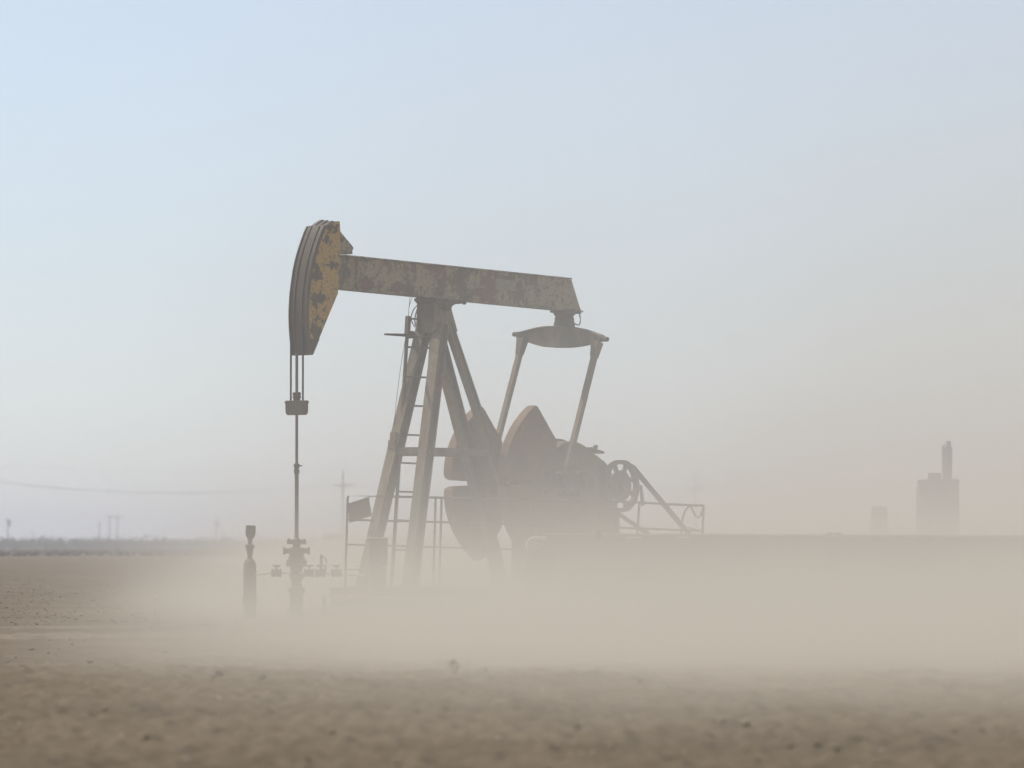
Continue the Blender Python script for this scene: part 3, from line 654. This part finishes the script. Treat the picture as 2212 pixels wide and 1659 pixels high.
# ------------------------------------------------------------------ steel containment wall in front, low pipe, leaning plank
CY = 58.2
cw = empty('containment_wall', (wx(1165, CY), CY, 0), 0, 'long low steel containment wall crossing in front of the pumpjack to the right edge', 'wall')
x_end = wx(2600, CY) - wx(1165, CY)
zL, zR = W(1165, 1152, CY).z, W(2212, 1158.5, CY).z; xR = wx(2212, CY) - wx(1165, CY)
topz = lambda x: zL + (zR - zL) * min(1, (x / xR)) ** .55 if x > 0 else zL
npan = 9; pw = x_end / npan
for k_ in range(npan):
    xa, xb = k_ * pw, (k_ + 1) * pw - .006; b = MB()
    za, zb3 = topz(xa) - .01, topz(xb) - .01
    b.prism([(xa, -.012, 0), (xb, -.012, 0), (xb, -.012, zb3), (xa, -.012, za)], [(xa, .012, 0), (xb, .012, 0), (xb, .012, zb3), (xa, .012, za)])
    for zz2 in (.25, .5, .72): b.bar((xa, -.02, zz2), (xb, -.02, zz2), .02, .035)
    b.build('panel', M_wall, cw)
    b = MB(); b.bar((xa, -.0, topz(xa)), (xb, -.0, topz(xb)), .09, .02); b.build('cap_rail', M_cap, cw)
    MB().bar((xa + .01, .045, 0), (xa + .01, .045, za - .02), .05, .05).build('stake', M_rail, cw)
MB().box((-.0, .5, zL / 2 - .01), (.024, 1.0, zL - .02)).build('return_panel', M_wall, cw)
p = W(1167, 1147, CY); b = MB(); b.lathe([(.012, 0), (.03, 0), (.03, .04), (.012, .04)], (p.x - cw.location.x, -.02, p.z - .01), 'y', 14, closed=True); b.build('lifting_lug', M_wall, cw)
p = W(1293, 1149, CY); b = MB(); b.tube([(p.x - cw.location.x, -.03, topz(.6)), (p.x - cw.location.x, -.03, topz(.6) + .045)], .02, 8); b.box((p.x - cw.location.x, -.03, topz(.6) - .02), (.05, .05, .05)); b.build('clamp', M_dark, cw)
pts = [W(px, py, CY) - Vector((cw.location.x, CY, 0)) for px, py in ((1787, 1160), (1788, 1153.5), (1791, 1152), (1812, 1152.5), (1816, 1154), (1818, 1161))]
MB().tube(pts, .011, 8).build('grab_hoop', M_rail, cw)
for pxk in (1370, 1473):
    p = W(pxk, 1161, CY); MB().box((p.x - cw.location.x, -.032, p.z), (.16, .012, .018)).build('bracket', M_pale, cw)
# elbow outlet at the wall's left end
eo_ = empty('pipe_elbow', (wx(1155, 58.0), 58.0, 0), 0, 'pale bent pipe outlet at the left end of the containment wall', 'pipe')
def EP(px, py): p = W(px, py, 58.0); return Vector((p.x - eo_.location.x, 0, p.z))
b = MB(); b.tube([EP(1180, 1164), EP(1160, 1163.5), EP(1148, 1166), EP(1141, 1172), EP(1139, 1181)], .024, 12); b.build('bend', M_cap, eo_)
MB().tube([EP(1148, 1173), EP(1160, 1173), EP(1171, 1177), EP(1177, 1183)], .013, 10).build('branch', M_cap, eo_)
c_ = EP(1168, 1180); MB().pxz([(c_.x - .13, 0), (c_.x - .15, c_.z - .12), (c_.x - .12, c_.z - .01), (c_.x + .05, c_.z + .0), (c_.x + .12, c_.z - .04), (c_.x + .15, c_.z - .14), (c_.x + .15, 0)], -.08, .1).build('valve_housing', M_dark, eo_, bevel=.02)
# low pale pipe
LY = 57.6
lpz = empty('low_pipe', (wx(1100, LY), LY, 0), 0, 'straight pale pipe on short supports low in the dust before the wall', 'pipe')
def LP(px, py): p = W(px, py, LY); return Vector((p.x - lpz.location.x, 0, p.z))
MB().tube([LP(685, 1288), LP(770, 1290), LP(1076, 1294), LP(1400, 1297), LP(1720, 1302)], .012, 10).build('pipe', M_pale, lpz)
for px, py in ((700, 1289), (880, 1292), (1076, 1294), (1250, 1296), (1450, 1298), (1700, 1302)): MB().bar(LP(px, py + 2), LP(px, 1346), .03, .03).build('support', M_rail, lpz)
pk = empty('leaning_plank', (wx(1098, 58.5), 58.5, 0), 0, 'pale plank leaning diagonally above the low pipe', 'plank')
def PK(px, py, dy): p = W(px, py, 58.5 + dy); return Vector((p.x - pk.location.x, dy, p.z))
q0, q1 = PK(1076, 1296, -.3), PK(1120, 1260, .5); dd = (q1 - q0) / (q1.z - q0.z)
q0 = q0 - dd * (q0.z - .01)
MB().bar(q0, q1, .05, .02, (1, 0, 0)).build('plank_board', M_pale, pk)

# ------------------------------------------------------------------ vessels in the dust at the right
TY = 100.0; k = TY / F
def ZT(py): return W(2026, py, TY).z
tk = empty('heater_vessel', (wx(2027, TY), TY, 0), 0, 'tall upright rusty vessel with a slim stack on top at far right', 'vessel')
r_ = 44.5 * k
revolve_stack('shell', M_tank, tk, [(r_, 0), (r_, ZT(1045)), (r_ * 1.02, ZT(1043)), (r_ * 1.02, ZT(1038)), (r_ * .98, ZT(1036))], n=32)
revolve_stack('stack', M_tank, tk, [(10.5 * k, ZT(1040)), (11.5 * k, ZT(968)), (12.3 * k, ZT(967)), (12.3 * k, ZT(965))], loc=(19 * k, 0, 0), n=16)
cp_ = MB(); cp_.lathe([(4 * k, ZT(966)), (5.5 * k, ZT(964)), (5.5 * k, ZT(954)), (4 * k, ZT(952))], (22 * k, 0, 0), 'z', 10); cp_.box((13 * k, 0, ZT(962)), (3 * k, 3 * k, 6 * k)); cp_.build('stack_cap', M_tank, tk)
b = MB(); b.box((-8.5 * k, 0, ZT(1029)), (27 * k, 30 * k, 15 * k)); b.box((-20 * k, 0, ZT(1033)), (6 * k, 6 * k, 5 * k)); b.build('manway_box', M_tank, tk)
b = MB(); b.lathe([(2.5 * k, -2 * k), (4 * k, -2 * k), (4 * k, 2 * k), (2.5 * k, 2 * k)], (36 * k, 0, ZT(1035)), 'y', 12, closed=True); b.build('lifting_lug', M_tank, tk)
b = MB(); b.box((-r_ - 1.5 * k, 0, ZT(1060)), (5 * k, 8 * k, 8 * k)); b.tube([(-r_ - 1.5 * k, 0, ZT(1064)), (-r_ - 1.5 * k, 0, 0)], 1.3 * k, 8); b.build('side_pipe', M_tank, tk)
b = MB()
for zc2 in (ZT(1075), ZT(1110), ZT(1145)): b.lathe([(r_, zc2 - .012), (r_ * 1.015, zc2 - .01), (r_ * 1.015, zc2 + .01), (r_, zc2 + .012)], (0, 0, 0), 'z', 32, closed=True)
b.build('weld_band', M_tank, tk)
T2 = 112.0; k = T2 / F
def Z2(py): return W(1899, py, T2).z
t2 = empty('small_vessel', (wx(1899, T2), T2, 0), 0, 'smaller faint vessel with a flared skirt left of the tall one', 'vessel')
revolve_stack('shell', M_tank, t2, [(17.5 * k, Z2(1155)), (17.8 * k, Z2(1100)), (16.5 * k, Z2(1096)), (10 * k, Z2(1094)), (3 * k, Z2(1093.5))], n=24)
revolve_stack('skirt', M_tank, t2, [(36 * k, 0), (35 * k, Z2(1162)), (24 * k, Z2(1150)), (17.5 * k, Z2(1135))], n=24)
ps = empty('vent_post', (wx(1965, 150), 150, 0), 0, 'short vent post between the two vessels', 'post')
b = MB(); b.tube([(0, 0, 0), (0, 0, W(1965, 1150, 150).z)], .05, 8); b.build('pipe', M_tank, ps); MB().lathe([(.05, 0), (.09, .03), (.09, .1), (.04, .13)], (0, 0, W(1965, 1154, 150).z), 'z', 10).build('vent_cap', M_tank, ps)
ps = empty('marker_post', (wx(1633, 260), 260, 0), 0, 'stubby blurred marker post above the containment wall', 'post')
b = MB(); b.tube([(0, 0, 0), (0, 0, W(1633, 1136, 260).z)], .09, 8); b.build('pipe', M_tank, ps); MB().lathe([(.1, 0), (.19, .05), (.19, .32), (.1, .4)], (0, 0, W(1633, 1148, 260).z), 'z', 10).build('head', M_tank, ps)

# ------------------------------------------------------------------ utility poles and power lines
def upole(px, Y, topy, army, armw, label, group, yaw=0, detail=True, name='utility_pole', blob=False):
    o = empty(name, (wx(px, Y), Y, 0), R(yaw), label, 'utility pole', group)
    zt3 = W(px, topy, Y).z; za = W(px, army, Y).z
    MB().tube([(0, 0, -.1), (0, 0, zt3)], .19, 10, r1=.13).build('pole', M_wood, o)
    hwid = armw / 2 * Y / F / max(.3, math.cos(R(yaw)))
    if armw: MB().box((0, -.16, za), (2 * hwid, .2, .22)).build('crossarm', M_wood, o)
    if detail:
        for s in (-1, -.45, .45, 1):
            MB().lathe([(.03, .08), (.07, .12), (.07, .22), (.03, .27)], (s * hwid * .95, -.16, za), 'z', 8).build('insulator', M_rub, o)
        for s in (-1, 1): MB().bar((s * hwid * .5, -.09, za - .05), (0, -.09, za - .65), .04, .05).build('arm_brace', M_wood, o)
    if blob: MB().lathe([(.2, -.9), (.42, -.8), (.42, .55), (.25, .65)], (.3, 0, za - .6), 'z', 12).build('transformer', M_rub, o)
    return o, zt3, za, hwid
PL = [(-21, 760, 1008, 1043), (741, 756, 1017, 1049), (1503, 756, 1027, 1056), (2211, 700, 985, 1028), (2990, 640, 975, 1020)]
pdat = []
labs = ['utility pole beyond the left edge', 'utility pole behind the sign board, left of the pumpjack legs', 'utility pole seen beyond the right end of the guard railing', 'utility pole at the right edge beside the tall vessel', 'utility pole beyond the right edge']
for (px, Y, ty, ay), lb_ in zip(PL, labs):
    if px < -10 or px > 2300: pdat.append((px, Y, ty, ay, 20)); continue
    o, a1, a2, hw_ = upole(px, Y, ty, ay, 41 if px < 1000 else 47, lb_, 'utility poles along the power line')
    pdat.append((px, Y, ty, ay, hw_))
for k_ in range(len(PL) - 1):
    A_, B_ = PL[k_], PL[k_ + 1]
    o = empty('power_line', (0, 0, 0), 0, ['sagging power line wires left of the pumpjack', 'power line wires passing behind the pumpjack', 'power line wires over the wall toward the right edge', 'power line wires leaving the right edge'][k_], 'power line', 'spans of the power line')
    if k_ == 3: bpy.data.objects.remove(o); continue
    for which, offx, sag in (('t', 0, .55), ('a', -1.1, 1.35), ('a', 1.1, 1.5)):
        p = W(A_[0], A_[2] if which == 't' else A_[3], A_[1]); q_ = W(B_[0], B_[2] if which == 't' else B_[3], B_[1])
        p = p + Vector((offx, 0, .25)); q_ = q_ + Vector((offx, 0, .25)); pts = []
        for t in np.linspace(0, 1, 17):
            v = p.lerp(q_, float(t)); v.z -= sag * 4 * t * (1 - t); pts.append(v)
        MB().tube(pts, .009 if which == 't' else .015, 5).build('wire', M_rub, o)
for px, Y, ty, ay, aw, lb_, bl in ((17, 1350, 1119, 1124, 12, 'distant pole with a dark transformer at far left', True), (215, 1500, 1127, 1132, 8, 'leftmost of three thin distant poles', False),
        (237, 1450, 1113, 1116, 14, 'middle one of three thin distant poles', False), (254, 1450, 1110, 1117, 20, 'rightmost of three thin distant poles', False), (467, 1500, 1120, 1128, 14, 'lone faint pole on the horizon left of the wellhead', True), (1608, 1500, 1110, 1116, 16, 'very faint pole beyond the containment wall', False)):
    upole(px, Y, ty, ay, aw, lb_, 'distant poles on the horizon', detail=False, blob=bl)

# distant vehicle
VY = 560
vh = empty('pickup_truck', (wx(718, VY), VY, 0), R(78), 'small white pickup truck far off beyond the wellhead', 'pickup truck')
MB().prism([(-2.5, -.9, .45), (2.5, -.9, .45), (2.5, .9, .45), (-2.5, .9, .45)], [(-2.5, -.88, 1.05), (2.45, -.85, .98), (2.45, .85, .98), (-2.5, .88, 1.05)]).build('body', M_white, vh, bevel=.08)
MB().prism([(-.6, -.85, 1.05), (1.3, -.85, 1.0), (1.3, .85, 1.0), (-.6, .85, 1.05)], [(-.45, -.7, 1.7), (.6, -.7, 1.7), (.6, .7, 1.7), (-.45, .7, 1.7)]).build('cab', M_glass, vh, bevel=.05)
MB().box((.07, 0, 1.72), (1.1, 1.42, .05)).build('roof', M_white, vh)
for x in (-1.6, 1.6):
    for y in (-.8, .8): MB().lathe([(.2, -.12), (.38, -.12), (.38, .12), (.2, .12)], (x, y, .38), 'y', 16).build('wheel', M_rub, vh)

# ------------------------------------------------------------------ scrub along the horizon (a far-off mass), and foreground weeds
def scrub(name, n, y0, y1, hmin, hmax, label, nl, mat=None):
    V = []; Fc = []
    for a_ in range(n):
        Y = random.uniform(y0, y1); x = random.uniform(-.115, .115) * Y
        clump = .55 + .9 * (float(vnoise(np.array(x * .06), np.array(Y * .01 + 4))) + .5)
        h = random.uniform(hmin, hmax) * clump; wd = h * random.uniform(.9, 1.7)
        for b_ in range(nl):
            u = random.gauss(0, .42); v = random.gauss(0, .42); zc3 = abs(random.gauss(0.45, .3)) * h
            cx_, cy_, s = x + u * wd, Y + v * wd, random.uniform(.07, .17) * (1 + h * .3)
            d1 = Vector((random.gauss(0, 1), random.gauss(0, 1), random.gauss(0, 1))).normalized() * s; d2 = Vector((random.gauss(0, 1), random.gauss(0, 1), random.gauss(0, 1))).normalized() * s
            c_ = Vector((cx_, cy_, zc3)); n0 = len(V); V += [c_ - d1 - d2, c_ + d1 - d2 * .5, c_ + d1 * .4 + d2, c_ - d1 * .7 + d2 * .8]; Fc.append((n0, n0 + 1, n0 + 2, n0 + 3))
    b = MB(); b.v = [tuple(v) for v in V]; b.f = Fc
    me = bpy.data.meshes.new(name); me.from_pydata(b.v, [], b.f); me.materials.append(mat or M_scrub); o = bpy.data.objects.new(name, me); COL.objects.link(o)
    return tag(o, label, 'scrub', kind='stuff')
scrub('scrub_band', 2600, 800, 980, .6, 1.5, 'low green scrub along the horizon', 26)
scrub('field_stubble', 3500, 330, 640, .05, .15, 'pale dry stubble strip before the scrub', 8, M_fleck)

def weed(px, py, Y, h, n, label, lean=0):
    x = wx(px, Y); z0 = float(gz(x, Y))
    o = empty('dry_weed', (x, Y, z0 - .01), 0, label, 'weed', 'dry weeds on the foreground crest')
    b = MB()
    for k_ in range(n):
        a_ = random.uniform(0, 6.28); r = random.uniform(.1, .45) * h
        e = Vector((math.cos(a_) * r + lean * h, math.sin(a_) * r, h * random.uniform(.6, 1)))
        b.tube([(0, 0, 0), e * .5 + Vector((0, 0, .08 * h)), e], .0028, 4, r1=.0015)
    b.build('stem', M_weed, o)
    b = MB()
    for k_ in range(n * 3):
        a_ = random.uniform(0, 6.28); r = random.uniform(.0, .4) * h; z3 = random.uniform(.3, 1) * h
        c_ = Vector((math.cos(a_) * r + lean * z3, math.sin(a_) * r, z3)); s = random.uniform(.004, .009)
        d1 = Vector((random.gauss(0, 1), random.gauss(0, 1), random.gauss(0, 1))).normalized() * s; d2 = Vector((random.gauss(0, 1), random.gauss(0, 1), random.gauss(0, 1))).normalized() * s
        b.add([c_ - d1 - d2, c_ + d1 - d2, c_ + d1 + d2, c_ - d1 + d2], [(0, 1, 2, 3)])
    b.build('leaves', M_weed, o, smooth=False)
weed(476, 1476, 32.0, .07, 8, 'dense dark dry weed, the bushiest on the crest at left')
weed(560, 1490, 30.5, .06, 6, 'thin leaning dry weed right of the bushy one', .4)
weed(985, 1478, 32.0, .085, 5, 'spindly tall dry weed below the counterweights', -.3)
weed(1040, 1480, 31.8, .05, 1, 'curved dry weed just right of the spindly one', .5)
weed(1770, 1487, 31.0, .07, 4, 'single slanting dry stalk at the right of the crest', .5)

# ------------------------------------------------------------------ air: even haze, and the drifting dust cloud
def volmat(name, density, color, aniso, build=None, step=1.0):
    m, t, n = new_mat(name)
    v = n.new('ShaderNodeVolumePrincipled'); v.inputs['Color'].default_value = (*color, 1); v.inputs['Density'].default_value = density; v.inputs['Anisotropy'].default_value = aniso
    o = n.new('ShaderNodeOutputMaterial'); t.links.new(v.outputs[0], o.inputs['Volume'])
    if build: build(t, n, v)
    m.cycles.volume_step_rate = step
    return m
def closed_box(name, lo_, hi_, mat):
    b = MB(); c_ = [(l + h) / 2 for l, h in zip(lo_, hi_)]; b.box(c_, [h - l for l, h in zip(lo_, hi_)])
    return b.build(name, mat, smooth=False)
hz = closed_box('haze', (-1300, -40, -1.2), (1300, 3600, 13.5), volmat('thin_haze', 0.0007, (.945, .955, .985), .2))
tag(hz, 'thin pale dusty haze filling the air', 'haze', kind='stuff')

def dust_nodes(t, n, v):
    tc = n.new('ShaderNodeTexCoord'); sep = n.new('ShaderNodeSeparateXYZ'); t.links.new(tc.outputs['Object'], sep.inputs[0])
    X, Y, Zc = sep.outputs
    def lk(i, s):
        if isinstance(s, (int, float)): i.default_value = s
        else: t.links.new(s, i)
    def m(op, a, b=0.0, c=None):
        q = n.new('ShaderNodeMath'); q.operation = op; lk(q.inputs[0], a); lk(q.inputs[1], b)
        if c is not None: lk(q.inputs[2], c)
        return q.outputs[0]
    def ss(x, a, b, lo=0.0, hi=1.0):
        q = n.new('ShaderNodeMapRange'); q.interpolation_type = 'SMOOTHSTEP'; lk(q.inputs[0], x); q.inputs[1].default_value = a; q.inputs[2].default_value = b; q.inputs[3].default_value = lo; q.inputs[4].default_value = hi; return q.outputs[0]
    mp = n.new('ShaderNodeMapping'); mp.inputs['Scale'].default_value = (.32, .16, .45); t.links.new(tc.outputs['Object'], mp.inputs[0])
    nz = n.new('ShaderNodeTexNoise'); nz.inputs['Scale'].default_value = 1; nz.inputs['Detail'].default_value = 2.5; nz.inputs['Roughness'].default_value = .5; t.links.new(mp.outputs[0], nz.inputs['Vector'])
    N = m('SUBTRACT', nz.outputs[0], .5)
    mp2 = n.new('ShaderNodeMapping'); mp2.inputs['Scale'].default_value = (.11, .045, .22); mp2.inputs['Location'].default_value = (3.1, 1.7, .4); t.links.new(tc.outputs['Object'], mp2.inputs[0])
    nz2 = n.new('ShaderNodeTexNoise'); nz2.inputs['Scale'].default_value = 1; nz2.inputs['Detail'].default_value = 3.5; nz2.inputs['Roughness'].default_value = .55; t.links.new(mp2.outputs[0], nz2.inputs['Vector'])
    N2 = m('SUBTRACT', nz2.outputs[0], .5)
    Xs = m('ADD', X, m('MULTIPLY', m('SUBTRACT', Y, 61.0), .05)); Xn = m('ADD', m('ADD', Xs, m('MULTIPLY', N, DN['xn'])), m('MULTIPLY', N2, 3.0)); Xp = m('ADD', m('ADD', X, m('MULTIPLY', N, 3.0)), m('MULTIPLY', N2, 13.0)); Zn = m('MAXIMUM', m('ADD', Zc, m('ADD', m('MULTIPLY', N, DN['zn']), m('MULTIPLY', N2, 1.8))), 0.0)
    fy = m('MULTIPLY', ss(Y, DN['y0'], DN['y1']), ss(Y, DN['y2'], DN['y3'], 1.0, DN['yt']))
    low = m('MULTIPLY', m('MULTIPLY', m('EXPONENT', m('MULTIPLY', Zn, -1 / DN['hl'])), m('MULTIPLY', DN['a'], ss(Xp, 1.0, 7.0, 1.0, 1.25))), ss(Xn, DN['xl0'], DN['xl1']))
    high = m('MULTIPLY', m('MULTIPLY', m('EXPONENT', m('MULTIPLY', Zn, -1 / DN['hh'])), DN['b']), m('ADD', ss(Xn, DN['xh0'], DN['xh1']), ss(Xp, 2.0, 7.0, 0.0, DN['r'])))
    plume = m('MULTIPLY', m('MULTIPLY', m('EXPONENT', m('MULTIPLY', Zn, -1 / DN['hp'])), DN['c']), m('MULTIPLY', ss(Xp, DN['xp0'], DN['xp1']), ss(Y, DN['yp0'], DN['yp1'])))
    tot = m('ADD', m('MULTIPLY', m('ADD', low, high), fy), plume)
    tot = m('MULTIPLY', tot, m('MULTIPLY', ss(Zc, 10, 13, 1.0, 0.0), m('MAXIMUM', m('ADD', m('ADD', 1.0, m('MULTIPLY', N, 2.2)), m('MULTIPLY', N2, 2.4)), 0.0)))
    t.links.new(tot, v.inputs['Density'])
    # coarse tan dust low down and in the plume, fine pale dust above
    fine = m('MULTIPLY', m('MULTIPLY', m('EXPONENT', m('MULTIPLY', Zn, -1 / DN['hh'])), DN['b']), ss(Xn, DN['xh0'], DN['xh1']))
    allf = m('ADD', m('MULTIPLY', m('ADD', low, high), fy), plume)
    fr_ = m('DIVIDE', m('MULTIPLY', fine, fy), m('MAXIMUM', allf, 1e-6))
    cm = n.new('ShaderNodeMix'); cm.data_type = 'RGBA'; t.links.new(fr_, cm.inputs[0]); cm.clamp_factor = True
    cm.inputs[6].default_value = (.915, .834, .680, 1); cm.inputs[7].default_value = (.94, .90, .83, 1)
    t.links.new(cm.outputs[2], v.inputs['Color'])
DN = dict(xn=3.0, zn=2.3, y0=17, y1=37, y2=66, y3=95, yt=.12, a=.36, hl=.37, b=.022, hh=3.2, c=.027, hp=3.4, r=.45,
          xl0=-4.9, xl1=-.2, xh0=-5.2, xh1=.8, xp0=3.2, xp1=11.0, yp0=78, yp1=118)
dc = closed_box('dust_cloud', (-16, 16, -.3), (42, 230, 13), volmat('drifting_dust', .05, (.92, .84, .68), .25, dust_nodes, step=.6))
tag(dc, 'billowing tan dust cloud drifting low past the pumpjack', 'dust cloud', kind='stuff')
